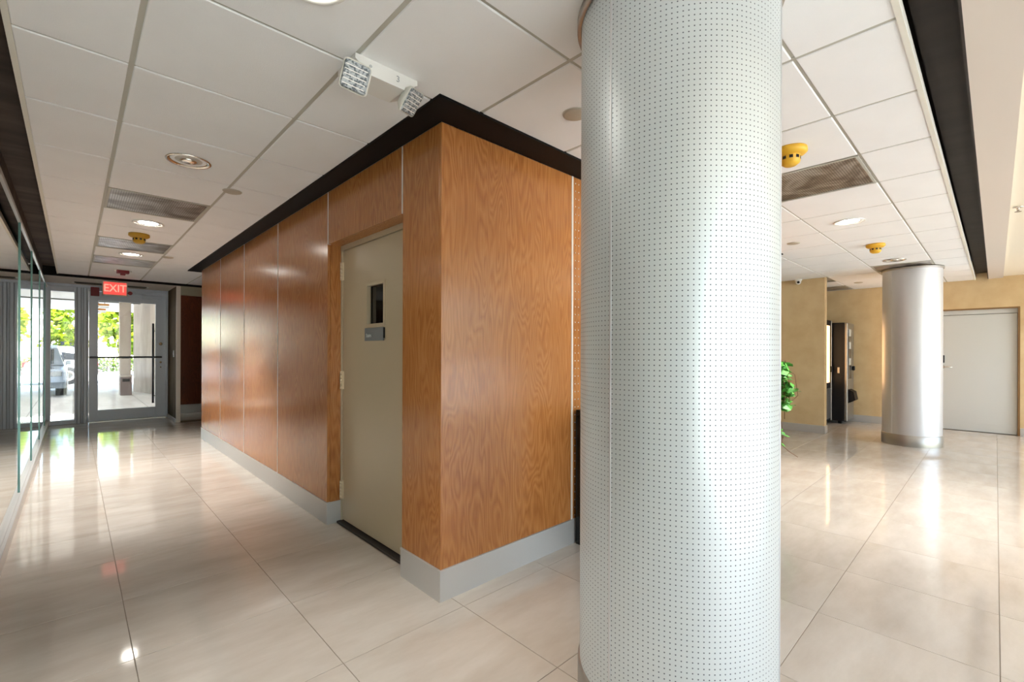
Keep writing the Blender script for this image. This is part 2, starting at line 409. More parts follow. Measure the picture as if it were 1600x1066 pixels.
# recesses at the two open edges of the field, dropped beam and cream ceiling over the front zone
struct(MB().box(XL-.06, XK-.012, YF, YK+.05, ZC+.10, ZC+.16).build('trim_1', 'recess_brown'))
struct(MB().box(XL, XR, .088, YN-.012, ZC+.10, ZC+.16).build('trim_2', 'recess_black'))
struct(MB().box(XL, XR, .080, .088, ZC, ZC+.1).build('trim_3', 'recess_black'))
struct(MB().box(XL, XR, -.075, .080, ZC, ZC+.3).build('trim_4', 'soffit_paint'))
struct(MB().box(XL-.06, XR+.2, YF-.1, -.075, ZC+.024, ZC+.3).build('ceiling_front', 'cream_paint'))
struct(MB().box(XK, 3.4, YK, YK+.035, ZC-.035, ZC+.07).build('trim_5', 'black_trim'))
struct(MB().box(XL-.06, 1.33, YK+.035, YD+.05, ZC-.03, ZC+.1).build('ceiling_vestibule', 'soffit_paint'))
struct(MB().box(XL-.06, XK, YK, YK+.035, ZC-.035, ZC+.1).build('trim_6', 'black_trim'))
struct(MB().box(1.33, 3.4, YK+.035, YW+.1, ZC-.02, ZC+.1).build('ceiling_lobby', 'soffit_paint'))
# roof slab over everything so that no sky leaks in
struct(MB().box(XL-.3, XR+.4, YF-.1, YW+.2, ZC+.33, ZC+.45).build('roof_slab', 'recess_black'))
MB().box(XE+.05, XR-.02, 1.8, 3.0, ZC+.1, ZC+.11).build('void_cover', 'black_trim', ce)
# black band on the ceiling round the core
bt = sthing('trim_7')
MB().box(XB-.138, XB-.001, YB-.183, YE+.19, ZC-.012, ZC+.004).build('black_band', 'black_trim', bt)
MB().box(XB-.001, XE+.1, YB-.183, YB-.001, ZC-.012, ZC+.004).build('black_band', 'black_trim', bt)
MB().box(XB-.001, XE, YE+.001, YE+.19, ZC-.012, ZC+.004).build('black_band', 'black_trim', bt)

# ------------------------------------------------------------------ mirror wall on the left
wl = struct(MB().box(XL-.12, XL-.014, YF-.1, YW, -.1, ZC+.34).build('wall_left', 'recess_brown'))
ms = [-2.1, -.6, .9, 2.4, 3.91, 5.417, 6.90, 8.459, 9.95, YD]; prev = YF
for y in ms:
    MB().box(XL-.012, XL, prev+.004, y-.004, .088, 2.262, .0015).build('mirror_panel', 'mirror', wl)
    if y < YD: MB().box(XL-.013, XL+.007, y-.005, y+.005, .088, 2.262).build('panel_joint', 'mirror_edge', wl)
    prev = y
MB().box(XL-.013, XL+.030, YF, YD, -.001, .084, .003).build('mirror_sill', 'skirting_metal', wl)
MB().box(XL-.013, XL+.012, YF, YD, .084, .09, .001).build('mirror_sill', 'skirting_metal', wl)
MB().box(XL-.013, XL+.01, YF, YD, 2.262, 2.292, .002).build('top_rail', 'base_metal', wl)

# ------------------------------------------------------------------ wood-clad core
T = .02; DY0, DY1, DZ = 2.256, 3.278, 1.995; DX = 1.405
wc = MB()
wc.box(DX+.06, XE-T, YB+T, YE-T, 0, ZC+.03)
wc.box(XB+T, DX+.06, YB+T, DY0-.012, 0, ZC+.03)
wc.box(XB+T, DX+.06, DY1+.012, YE-T, 0, ZC+.03)
wc.box(XB+T, DX+.06, DY0-.012, DY1+.012, DZ+.012, ZC+.03)
core = struct(wc.build('wall_core', 'dark_veneer'))
ZS = .157; g = .005
def panelx(y0, y1, z0=ZS, z1=ZC-.012, m='oak_veneer'):
    o = MB().box(-.0*1, T, -(y1-y0)/2, (y1-y0)/2, -(z1-z0)/2, (z1-z0)/2, .0012).build('wood_panel', m, core, (XB, (y0+y1)/2, (z0+z1)/2)); return o
def panely(x0, x1, z0=ZS, z1=ZC-.012, m='oak_veneer'):
    return MB().box(-(x1-x0)/2, (x1-x0)/2, 0, T, -(z1-z0)/2, (z1-z0)/2, .0012).build('wood_panel', m, core, ((x0+x1)/2, YB, (z0+z1)/2))
seams = [DY1, 4.383, 5.495, 6.58, YE]
panelx(YB+T+.0005, DY0-g); panelx(DY0+g, DY1-g, DZ)
for a, b in zip(seams[:-1], seams[1:]): panelx(a+g, b-g if b < YE else b)
for y in (seams[1:-1]): MB().box(XB-.002, XB+T, y-g, y+g, ZS, ZC-.012).build('seam_strip', 'white_strip', core)
for y in (DY0, DY1): MB().box(XB-.002, XB+T, y-g, y+g, DZ, ZC-.012).build('seam_strip', 'white_strip', core)
panely(XB+.001 if False else XB, 2.318)
MB().box(2.318, 2.334, YB-.003, YB+T, ZS, ZC-.012).build('seam_strip', 'white_strip', core)
x = 2.334
while x < XE-.1:
    x2 = min(x+1.05, XE); pp = panely(x, x2-g); pp.name = 'studded_panel'
    st = MB(); n = 0
    xx = x+.024
    while xx < x2-.02:
        zz = ZS+.02
        while zz < ZC-.03:
            st.lathe([(.0042, 0), (.003, .0025)], 6, (0, 0, 0)); zz += .05
            k = 12
            for q in range(len(st.v)-k, len(st.v)):
                vx, vy, vz = st.v[q]; st.v[q] = (xx-(x+x2-g)/2+vx, -vz, zz-.05-(ZS+ZC-.012)/2+vy)
        xx += .033
    so2 = st.build('bright_studs', 'white_strip', pp); so2['kind'] = 'stuff'
    x = x2
for a, b in ((YB+.02, 2.8),): pass
MB().box(XB+.02, XE, YE-T, YE, ZS, ZC-.012, .001).build('wood_panel', 'oak_veneer', core)
# door reveal linings
MB().box(XB+T, DX+.005, DY1-.0, DY1+.012, ZS, DZ).build('reveal_lining', 'oak_veneer', core)
MB().box(XB+T, DX+.005, DY0-.012, DY0, ZS, DZ).build('reveal_lining', 'oak_veneer', core)
MB().box(XB+T, DX+.005, DY0, DY1, DZ, DZ+.012).build('reveal_lining', 'oak_veneer', core)
# metal skirting with a lip on top
bb = sthing('baseboard_core'); e = .006
def skx(y0, y1): 
    MB().box(XB-e, XB+T, y0, y1, 0, ZS-.012).build('skirting', 'skirting_metal', bb); MB().box(XB-e-.003, XB+T, y0, y1, ZS-.012, ZS, .001).build('skirting_lip', 'skirting_metal', bb)
skx(YB+T, DY0); skx(DY1-e, YE)
MB().box(XB-e, XE, YB-e, YB+T, 0, ZS-.012).build('skirting', 'skirting_metal', bb)
MB().box(XB-e-.003, XE, YB-e-.003, YB+T, ZS-.012, ZS, .001).build('skirting_lip', 'skirting_metal', bb)
MB().box(XB+T, DX+.005, DY1-e, DY1+.012, 0, ZS-.012).build('skirting', 'skirting_metal', bb)
MB().box(XB+T, DX+.005, DY1-e-.003, DY1+.012, ZS-.012, ZS, .001).build('skirting_lip', 'skirting_metal', bb)
MB().box(XB, XE, YE-.01, YE+e, 0, ZS).build('skirting', 'skirting_metal', bb)

# beige service door in the core
d1 = sthing('door_1')
fr = MB(); fr.box(DX, DX+.055, DY0, DY0+.03, 0, DZ); fr.box(DX, DX+.055, DY1-.016, DY1, 0, DZ); fr.box(DX, DX+.055, DY0+.03, DY1-.016, DZ-.035, DZ)
fr.build('door_frame', 'door_beige', d1)
wy0, wy1, wz0, wz1 = 2.645, 2.885, 1.405, 1.675
lf = MB(); X0, X1 = DX+.008, DX+.05; a, b = DY0+.034, DY1-.02; z0, z1 = .022, DZ-.039
lf.box(X0, X1, a, wy0, z0, z1); lf.box(X0, X1, wy1, b, z0, z1); lf.box(X0, X1, wy0, wy1, z0, wz0); lf.box(X0, X1, wy0, wy1, wz1, z1)
leaf = lf.build('door_leaf', 'door_beige', d1)
vw = MB()
for (p, q, r, s_) in ((wy0-.012, wy0+.01, wz0-.012, wz1+.012), (wy1-.01, wy1+.012, wz0-.012, wz1+.012)): vw.box(X0-.005, X0+.02, p, q, r, s_, .001)
for (r, s_) in ((wz0-.012, wz0+.01), (wz1-.01, wz1+.012)): vw.box(X0-.005, X0+.02, wy0+.01, wy1-.01, r, s_, .001)
vw.build('vision_frame', 'door_beige', d1)
MB().box(X0+.028, X0+.034, wy0, wy1, wz0, wz1).build('vision_pane', 'dark_glass', d1)
for zc in (1.81, 1.026, .236):
    hg = MB(); hg.box(DX-.004, DX+.01, DY1-.036, DY1-.004, zc-.064, zc+.064, .001)
    for k in range(5): hg.lathe([(.0075, zc-.064+k*.0256+.001), (.0075, zc-.064+k*.0256+.0246)], 10, (DX-.006, DY1-.02, 0))
    hg.build('hinge', 'hinge_brass', d1)
sp = MB().box(X0-.006, X0, 2.648, 2.905, 1.303, 1.388, .001).build('sign_plate', 'sign_grey', d1)
mtx = Matrix(((0, 0, -1, X0-.0065), (-1, 0, 0, 2.845), (0, 1, 0, 1.338), (0, 0, 0, 1)))
text_mesh('lettering', 'Stairs', .034, 'white_print', sp, mtx)
MB().box(X0-.008, X0-.004, 2.632, 2.646, 1.318, 1.385).build('sign_clip', 'machine_black', d1)
MB().box(DX-.03, DX+.06, DY0+.002, DY1-.008, -.001, .014, .002).build('threshold', 'threshold_dark', d1)

# ------------------------------------------------------------------ columns
def column(name, label, c, R, skin, seam_angles, base_h, nseg=128):
    t = thing(name, label, 'column', (c[0], c[1], 0))
    MB().lathe([(R, base_h-.01), (R, ZC-.03)], nseg, cap=False).build('sleeve', skin, t)
    MB().lathe([(R+.007, 0), (R+.007, base_h-.004), (R+.003, base_h), (R-.002, base_h)], nseg, cap=False).build('base_ring', 'base_metal', t)
    MB().lathe([(R+.002, ZC-.032), (R+.014, ZC-.032), (R+.014, ZC-.001), (R, ZC-.001)], nseg, cap=False).build('top_ring', 'base_metal', t)
    for an in seam_angles:
        s = MB(); wd = .0045
        s.box(R-.004, R+.0025, -wd, wd, base_h, ZC-.032, .001)
        s.build('seam_strip', 'satin_aluminium', t, rot=(0, 0, math.radians(an)))
    return t
column('column', 'perforated metal clad round column beside the corner of the wood core', (1.474, .752), .313, 'perforated_aluminium', (171.8, 81, -81.2, -8), .185)
column('column', 'smooth brushed aluminium round column in front of the beige end wall', (8.248, .79), .313, 'satin_aluminium', (144.8, 24.8, -95.2), .15)

# ------------------------------------------------------------------ far end: wall with white door, beige walls, alcove
wr = MB(); RY0, RY1, RZ = -.25, .76, 1.935
wr.box(XR, XR+.15, YF-.1, RY0, 0, ZC+.3); wr.box(XR, XR+.15, RY1, 3.15, 0, ZC+.3); wr.box(XR, XR+.15, RY0, RY1, RZ, ZC+.3)
struct(wr.build('wall_right', 'beige_wall'))
d2 = sthing('door_2'); x0 = XR+.06
fr = MB(); fr.box(XR+.004, XR+.14, RY0, RY0+.022, 0, RZ); fr.box(XR+.004, XR+.14, RY1-.022, RY1, 0, RZ); fr.box(XR+.004, XR+.14, RY0+.022, RY1-.022, RZ-.02, RZ)
fr.build('door_frame', 'door_frame_brown', d2)
MB().box(XR+.13, XR+.14, RY0+.022, RY1-.022, 0, RZ-.02).build('light_block_panel', 'machine_black', d2)  # unseen backing, added to block outside light leaking round the leaf
MB().box(x0+.004, x0+.05, RY0+.022, RY1-.022, 1.845, RZ-.02, .002).build('door_head', 'door_white', d2)
MB().box(x0, x0+.045, RY0+.026, RY1-.026, .008, 1.838, .002).build('door_leaf', 'door_white', d2)
MB().box(x0-.002, x0+.001, RY0+.026, RY1-.026, .008, .13, .0008).build('kick_plate', 'door_white', d2)
MB().box(x0-.022, x0, .575, .625, 1.075, 1.2, .006).build('card_reader', 'machine_black', d2)
hd = MB(); hd.lathe([(.03, 0), (.03, .008), (.012, .012), (.012, .05)], 20)
hd.v = [(-z, x_, y_) for x_, y_, z in hd.v]; hd.tube([(-.045, 0, 0), (-.05, -.03, 0), (-.048, -.12, -.004)], .0095, 8)
hd.build('door_lever', 'chrome', d2, (x0, .60, 1.01))
bq = sthing('baseboard_right')
MB().box(XR-.012, XR, YF, RY0-.002, 0, .12, .002).build('skirting', 'skirting_metal', bq)
MB().box(XR-.012, XR, RY1+.002, 3.0, 0, .12, .002).build('skirting', 'skirting_metal', bq)
wb = MB().box(8.28, 8.42, 1.80, 4.0, 0, ZC+.02).build('wall_alcove', 'beige_wall'); struct(wb)
MB().box(8.268, 8.28, 1.79, 4.0, 0, .118, .002).build('skirting', 'skirting_metal', struct(sthing('baseboard_alcove')))
MB().box(8.268, 8.43, 1.788, 1.80, 0, .118, .002).build('skirting', 'skirting_metal', bpy.data.objects['baseboard_alcove'])
struct(MB().box(8.42, XR, 3.0, 3.15, 0, ZC+.3).build('wall_alcove_back', 'beige_wall'))
struct(MB().box(XE-.02, 8.30, 3.9, 4.0, 0, ZC+.3).build('wall_hall_back', 'beige_wall'))

# ------------------------------------------------------------------ entrance end
wo = struct(MB().box(1.33, 3.45, YW, YW+.1, 0, ZC+.3).build('wall_lobby', 'dark_veneer'))
MB().box(1.34, 3.44, YW-.02, YW, .17, ZC, .001).build('wood_panel', 'dark_veneer', wo)
struct(MB().box(1.33, 3.4, YW-.032, YW, 0, .17, .002).build('baseboard_lobby', 'base_metal'))
struct(MB().box(3.4, 3.5, YE, YW, 0, ZC+.3).build('wall_lobby_side', 'taupe_wall'))
wv = struct(MB().box(1.285, 1.335, 9.72, YD+.06, 0, ZC+.02).build('wall_vestibule', 'taupe_wall'))
MB().box(1.279, 1.341, 9.70, 9.722, 0, ZC-.03, .002).build('edge_trim', 'white_strip', wv)
MB().box(1.262, 1.285, 9.70, YD-.1, 0, .06, .002).build('marble_plinth', 'skirting_metal', wv)
struct(MB().box(1.335, 3.4, 9.71, 9.80, 2.20, ZC).build('header_lobby', 'header_grey'))
struct(MB().box(1.335, 3.4, 9.66, 9.86, 0, .006, .001).build('threshold_lobby', 'taupe_wall'))
sw = thing('light_switch', 'small white switch plate on the taupe wall beside the glass door', 'switch', (1.285, 9.99, 1.18))
MB().box(-.008, 0, -.035, .035, -.058, .058, .002).build('plate', 'plastic_grey_white', sw)
MB().box(-.013, -.008, -.012, .012, -.022, .022, .001).build('rocker', 'plastic_white', sw)
# glazed entrance screen
w1 = sthing('window_1')
f = MB(); f.box(XL-.02, -.271, YD-.05, YD+.05, 0, 2.30, .003); f.box(-.271, .012, YD-.05, YD+.05, 2.215, 2.30, .003); f.box(-.271, .012, YD-.05, YD+.05, 0, .065, .003)
f.build('window_frame', 'frame_aluminium', w1)
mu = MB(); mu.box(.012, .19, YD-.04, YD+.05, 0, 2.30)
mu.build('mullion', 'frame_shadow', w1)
for k, (a, b, p) in enumerate(((.012, .04, .06), (.052, .088, .075), (.1, .118, .055), (.128, .162, .075), (.17, .188, .06))):
    MB().box(a, b, YD-p, YD-.04, 0, 2.30, .004).build('mullion_rib', 'frame_aluminium', w1)
MB().box(-.271, .012, YD-.004, YD+.004, .065, 2.215).build('window_pane', 'clear_glass', w1)
struct(MB().box(XL-.02, 1.29, YD-.05, YD+.05, 2.305, ZC+.05).build('header_entrance', 'frame_aluminium'))
d3 = sthing('door_3')
f = MB(); f.box(1.252, 1.284, YD-.06, YD+.05, 0, 2.30, .003); f.box(.19, 1.252, YD-.06, YD+.05, 2.258, 2.30, .003); f.build('door_frame', 'frame_aluminium', d3)
f = MB(); f.box(.193, .309, YD-.03, YD+.02, .015, 2.252, .002); f.box(1.1, 1.248, YD-.03, YD+.02, .015, 2.252, .002)
f.box(.309, 1.1, YD-.03, YD+.02, .015, .2, .002); f.box(.309, 1.1, YD-.03, YD+.02, 2.095, 2.252, .002); f.build('door_leaf', 'frame_aluminium', d3)
MB().box(.309, 1.1, YD-.008, YD, .2, 2.095).build('door_pane', 'clear_glass', d3)
f = MB().box(.20, 1.19, YD-.095, YD-.07, 1.1, 1.132, .006); f.box(.21, .24, YD-.075, YD-.03, 1.1, 1.13); f.box(1.15, 1.18, YD-.075, YD-.03, 1.1, 1.13); f.build('push_bar', 'bar_dark', d3)
f = MB().box(.90, 1.18, YD-.085, YD-.03, 2.175, 2.235, .006); f.tube([(.95, YD-.06, 2.24), (.75, YD-.12, 2.262), (.6, YD-.04, 2.27)], .009, 6); f.build('door_closer', 'frame_aluminium', d3)
f = MB().tube([(1.075, YD+.09, .26), (1.075, YD+.09, 1.74)], .017, 10)
for z in (.4, 1.6): f.tube([(1.075, YD+.09, z), (1.13, YD+.02, z)], .01, 6)
f.build('pull_handle', 'bar_dark', d3)
f = MB()
for z, r in ((1.36, .03), (1.02, .018), (.93, .012)):
    b0 = len(f.v); f.lathe([(r, 0), (r, .012), (r*.7, .018)], 14)
    for q in range(b0, len(f.v)): vx, vy, vz = f.v[q]; f.v[q] = (1.175+vx, YD-.03-vz, z+vy)
f.build('lock_cylinder', 'chrome', d3)
MB().box(.193, 1.25, YD-.08, YD+.06, -.001, .012, .002).build('threshold', 'base_metal', d3)

# ------------------------------------------------------------------ invented glazed front behind the viewpoint, unseen source of daylight
nb = 7; x0 = XL
for k in range(nb):
    a = XL+(XR-XL)*k/nb; b = XL+(XR-XL)*(k+1)/nb
    wk = sthing('window_%d' % (k+2)); f = MB()
    f.box(a, a+.05, YF-.08, YF, 0, ZC+.03); f.box(b-.05, b, YF-.08, YF, 0, ZC+.03)
    f.box(a+.05, b-.05, YF-.08, YF, 0, .1); f.box(a+.05, b-.05, YF-.08, YF, ZC-.03, ZC+.03); f.build('window_frame', 'frame_aluminium', wk)
    MB().box(a+.05, b-.05, YF-.044, YF-.036, .1, ZC-.03).build('window_pane', 'clear_glass', wk)

# ------------------------------------------------------------------ ceiling fittings
def downlight(loc, lit, label, power=135, spread=92):
    t = thing('downlight', label, 'ceiling light', loc, group='recessed downlights')
    MB().lathe([(.092, -.001), (.112, -.001), (.116, -.006), (.110, -.010), (.094, -.004), (.092, .0)], 32, cap=False).build('trim_ring', 'plastic_white' if lit else 'chrome', t)
    MB().lathe([(.092, -.002), (.088, .006), (.07, .012)], 32, cap=False).build('reflector', 'chrome', t)
    b = MB().lathe([(.001, .0), (.05, -.003 if not lit else -.004), (.082, .002), (.088, .006)], 32, cap=False).build('lens', 'lamp_lit' if lit else 'lamp_off', t)
    if not lit: 
        MB().lathe([(.03, .004), (.045, -.006), (.03, -.012), (.005, -.014)], 20, cap=False).build('bulb', 'chrome', t)
    if lit:
        l = bpy.data.lights.new('lamp', 'SPOT'); l.energy = power; l.spot_size = math.radians(spread); l.spot_blend = .8; l.color = (1, .97, .94); l.shadow_soft_size = .08
        o = bpy.data.objects.new('lamp', l); COL.objects.link(o); o.parent = t; o.location = (0, 0, -.03)
    return t
downlight((.50, 3.347, ZC), False, 'unlit chrome recessed downlight in the corridor ceiling before the first stained grille')
downlight((.484, 5.24, ZC), True, 'lit recessed downlight just behind the first stained corridor grille')
downlight((.494, 7.08, ZC), True, 'lit recessed downlight between the second and third corridor grilles')
downlight((.52, 1.44, ZC), True, 'lit recessed downlight next to the emergency light over the corridor', 60, 72)
downlight((4.887, .882, ZC), True, 'lit recessed downlight over the hall beyond the rusty grille')
downlight((7.30, .86, ZC), False, 'unlit chrome recessed downlight close to the smooth aluminium column')
for k in range(6):  # row of lamps out of view, added to brighten the room
    downlight((.55+1.75*k, -1.05, ZC+.024), True, 'added unseen downlight in the cream ceiling by the invented street windows', 26, 125)
def cap(loc, label):
    t = thing('fire_sprinkler', label, 'sprinkler', loc, group='flush sprinkler caps')
    MB().lathe([(.058, 0), (.058, -.006), (.05, -.009), (.001, -.0095)], 24, cap=False).build('cover_plate', 'cap_beige', t)
    MB().lathe([(.062, 0), (.062, -.002), (.058, -.002)], 24, cap=False).build('rim', 'plastic_grey_white', t)
cap((.822, 3.773, ZC), 'flat beige sprinkler cap on the ceiling bar near the unlit chrome downlight')
cap((.833, 6.984, ZC), 'flat beige sprinkler cap beside the second corridor grille')
cap((1.743, 1.394, ZC), 'flat sprinkler cap tucked behind the perforated column')
cap((5.445, 1.459, ZC), 'flat sprinkler cap over the hall behind the lit downlight')
cap((9.242, 1.545, ZC), 'flat sprinkler cap in front of the vending alcove')
def detector(loc, label, m):
    t = thing('smoke_detector', label, 'smoke detector', loc, group='yellow smoke detectors')
    MB().lathe([(.082, 0), (.084, -.022), (.07, -.034), (.05, -.04)], 28).build('base', m, t)
    MB().lathe([(.05, -.04), (.048, -.066), (.046, -.068)], 28, cap=False).build('chamber', m, t)
    for k in range(9):
        a = 2*math.pi*k/9; MB().box(.0445, .0505, -.009, .009, -.062, -.046).build('vent_slot', 'black_plastic', t, rot=(0, 0, a))
    MB().lathe([(.05, -.068), (.046, -.08), (.03, -.092), (.001, -.094)], 28, cap=False).build('cap', m, t)
detector((.466, 5.80, ZC), 'mustard smoke detector on the corridor ceiling between two lit downlights', 'detector_mustard')
detector((2.92, .80, ZC), 'yellow smoke detector beside the perforated column and rusty grille', 'detector_yellow')
detector((6.122, .877, ZC), 'yellow smoke detector over the hall between the lit downlight and smooth column', 'detector_yellow')
gl = ['stained return air grille in the corridor, first after the unlit chrome downlight', 'stained return air grille behind the mustard smoke detector',
      'stained return air grille nearest the red ceiling strobe and exit sign', 'rusty stained return air grille beside the perforated column', 'grey return air grille at the head of the smooth column', 'grey air grille in the ceiling of the vending alcove']
for (gx_, gy_), lb in zip(GR, gl):
    i, j = cidx(gx_, CX), cidx(gy_, CY); x0, x1, y0, y1 = CX[i]+.008, CX[i+1]-.008, CY[j]+.006, CY[j+1]-.006
    t = thing('air_grille', lb, 'air vent', ((x0+x1)/2, (y0+y1)/2, ZC), group='return air grilles'); a, b = (x1-x0)/2, (y1-y0)/2
    MB().box(-a, a, -b, b, .002, .008).build('perforated_face', 'return_air_metal', t)
    f = MB(); f.box(-a, -a+.016, -b, b, -.003, .004, .001); f.box(a-.016, a, -b, b, -.003, .004, .001); f.box(-a+.016, a-.016, -b, -b+.016, -.003, .004, .001); f.box(-a+.016, a-.016, b-.016, b, -.003, .004, .001)
    f.build('frame', 'grid_bar', t)
# emergency light
em = thing('emergency_light', 'white twin-head emergency light on the ceiling by the corner of the black band', 'emergency light', (.915, 1.69, ZC))
hx0, hx1 = -.137, .137
def ring(z, i, y1): return [(hx0+i, 0+(.0 if z == 0 else .0), z), (hx1-i, 0, z), (hx1-i, y1, z), (hx0+i, y1, z)]
body = MB(); v = ring(0, 0, .16)+ring(-.02, 0, .16)+ring(-.062, .06, .13)
body.add(v, [(0, 1, 2, 3)]+[(4+i, 4+(i+1) % 4, (i+1) % 4, i) for i in range(4)]+[(8+i, 8+(i+1) % 4, 4+(i+1) % 4, 4+i) for i in range(4)]+[(11, 10, 9, 8)])
body.build('housing', 'plastic_white', em)
b0 = MB().lathe([(.006, 0), (.006, .003)], 12); b0.v = [(x_-.075, -z-.0, y_-.028) for x_, y_, z in b0.v]; b0.build('test_button', 'grey_mark', em)
text_mesh('printed_mark', '3', .035, 'grey_mark', em, Matrix(((1, 0, 0, .045), (0, 0, -1, -.0012), (0, 1, 0, -.03), (0, 0, 0, 1))))
def lamp_head(px, py, pz, aim, spin):
    aim = Vector(aim).normalized(); q = aim.to_track_quat('Z', 'Y').to_matrix().to_4x4(); q.translation = Vector((px, py, pz))
    rot_fix = q @ Matrix.Rotation(math.radians(spin), 4, 'Z')
    h = MB(); 
    def sq(r, z, c): 
        pts = []
        for sx_, sy_ in ((1, 1), (-1, 1), (-1, -1), (1, -1)):
            a0 = {(1, 1): 0, (-1, 1): 90, (-1, -1): 180, (1, -1): 270}[(sx_, sy_)]
            for k in range(4):
                a = math.radians(a0+30*k); pts.append((sx_*(r-c)+c*math.cos(a), sy_*(r-c)+c*math.sin(a), z))
        return pts
    prof = [(.02, -.045, .012), (.036, -.035, .014), (.052, -.006, .014), (.054, .004, .014), (.05, .006, .012)]
    vs = [p for r, z, c in prof for p in sq(r, z, c)]
    fs = [(k*16+i, k*16+(i+1) % 16, (k+1)*16+(i+1) % 16, (k+1)*16+i) for k in range(len(prof)-1) for i in range(16)]
    fs.append(tuple(reversed(range(16)))); h.add(vs, fs)
    o = h.build('lamp_head', 'plastic_grey_white', em); o.matrix_local = rot_fix
    l = MB(); l.add(sq(.049, .0045, .011)+sq(.044, .009, .01), [(i, (i+1) % 16, 16+(i+1) % 16, 16+i) for i in range(16)]+[tuple(16+i for i in range(16))])
    lo = l.build('lens', 'lens_clear', o)
    for r in range(-2, 3):
        MB().box(-.042, .042, r*.0165-.0015, r*.0165+.0015, .008, .0105).build('lens_rib', 'plastic_white', o)
    MB().tube([(px, py+.03, pz+.03), (px+(-.02 if px > 0 else .02), py+.07, pz+.075)], .014, 10).build('swivel', 'plastic_grey_white', em)
lamp_head(-.135, .0, -.095, (-.62, -.7, -.5), -22)
lamp_head(.120, .02, -.085, (.42, -.62, -.62), 12)
# exit sign
ex = thing('exit_sign', 'red illuminated exit sign hanging before the glass entrance door', 'exit sign', (.478, 9.66, ZC-.03))
MB().box(-.152, .152, -.02, .025, -.245, -.02, .004).build('case', 'exit_case', ex)
MB().box(-.138, .138, -.024, -.02, -.228, -.032, .001).build('face', 'exit_red', ex)
text_mesh('lettering', 'EXIT', .165, 'exit_letter', ex, Matrix(((.82, 0, 0, 0), (0, 0, -1, -.026), (0, 1, 0, -.132), (0, 0, 0, 1))), bold=.002)
MB().box(-.03, .03, -.012, .018, -.02, 0).build('canopy_mount', 'exit_case', ex)
hh = MB().lathe([(.018, 0), (.03, .03), (.03, .036)], 14); hh.v = [(x_+.185, -.01-z*.6, y_-.19) for x_, y_, z in hh.v]; hh.box(.15, .18, -.01, .01, -.2, -.18); hh.build('side_lamp', 'alarm_red', ex)
stb = thing('fire_strobe', 'dark red fire strobe on the ceiling in front of the exit sign', 'fire alarm', (.51, 8.6, ZC))
MB().box(-.07, .07, -.05, .05, -.045, 0, .006).build('housing', 'alarm_red', stb); MB().box(-.03, .03, -.03, .03, -.07, -.045, .008).build('strobe', 'alarm_red', stb)
for s_ in (-1, 1): MB().box(s_*.085-.012, s_*.085+.012, -.03, .03, -.02, 0, .003).build('mounting_tab', 'plastic_white', stb)
ah = thing('alarm_horn', 'dark red square alarm horn on the frame beside the exit sign', 'fire alarm', (.268, YD-.06, 2.245))
MB().box(-.055, .055, -.035, 0, -.075, .075, .004).build('housing', 'alarm_red', ah)
for k in range(5): MB().box(-.035, .035, -.038, -.034, -.05+k*.02, -.044+k*.02).build('grille_slat', 'alarm_red', ah)
sl = thing('slot_diffuser', 'long dark slot air diffuser in the soffit over the entrance', 'air vent', (.47, 10.32, ZC-.03))
MB().box(-.46, .46, -.06, .06, -.012, 0, .002).build('frame', 'vent_slot', sl)
for y in (-.03, 0, .03): MB().box(-.44, .44, y-.006, y+.006, -.02, -.012).build('blade', 'vent_slot', sl)
for s_ in (-1, 1): MB().box(s_*.475-.015, s_*.475+.015, -.06, .06, -.014, 0, .002).build('end_cap', 'plastic_white', sl)
sc = thing('security_camera', 'small white dome camera above the beige wall by the alcove', 'camera', (8.20, 2.13, ZC))
MB().lathe([(.05, 0), (.05, -.02), (.042, -.028)], 20).build('mount', 'plastic_white', sc)
MB().lathe([(.036, -.028), (.04, -.045), (.03, -.07), (.012, -.08), (.001, -.082)], 20, cap=False).build('dome', 'plastic_white', sc)
le = MB().lathe([(.018, 0), (.018, .012), (.012, .014)], 14); le.v = [(-z-.03, x_-.01, y_-.05) for x_, y_, z in le.v]; le.build('lens', 'black_plastic', sc)
t = thing('pendant_sprinkler', 'tiny pendant sprinkler under the cream ceiling by the pale beam', 'sprinkler', (5.45, -.12, ZC+.024))
MB().lathe([(.03, 0), (.03, -.006), (.01, -.01), (.008, -.035), (.02, -.037), (.02, -.04)], 12).build('pendant', 'chrome', t)

# ------------------------------------------------------------------ furniture in the hall
cs = thing('console', 'black lacquered console cabinet against the studded wood panel', 'console', (2.345, 1.42, 0))
L = 2.33; D = .445
MB().box(0, L, 0, D, .82, .862, .003).build('top', 'black_lacquer', cs)
MB().box(0, .03, .01, D, 0, .82, .002).build('side_panel', 'black_lacquer', cs); MB().box(L-.03, L, .01, D, 0, .82, .002).build('side_panel', 'black_lacquer', cs)
MB().box(.03, L-.03, D-.02, D, .06, .82).build('back_panel', 'black_lacquer', cs); MB().box(.03, L-.03, .03, D-.02, .06, .085).build('bottom', 'black_lacquer', cs)
for k in range(4):
    a = .034+k*(L-.068)/4; b = a+(L-.068)/4-.005
    dd = MB().box(a, b, .008, .028, .07, .815, .002).build('cabinet_door', 'black_lacquer', cs)
    MB().box(b-.05, b-.04, -.014, .008, .4, .52, .002).build('handle', 'base_metal', dd)
pl = thing('potted_plant', 'green trailing ivy in a white pot on the end of the black console', 'plant', (4.58, 1.62, .862))
MB().lathe([(.075, 0), (.08, .01), (.11, .16), (.118, .165), (.118, .18), (.105, .18), (.1, .15)], 28, cap=False).build('pot', 'pot_white', pl)
MB().lathe([(.001, .152), (.1, .15)], 20, cap=False).build('soil', 'soil', pl)
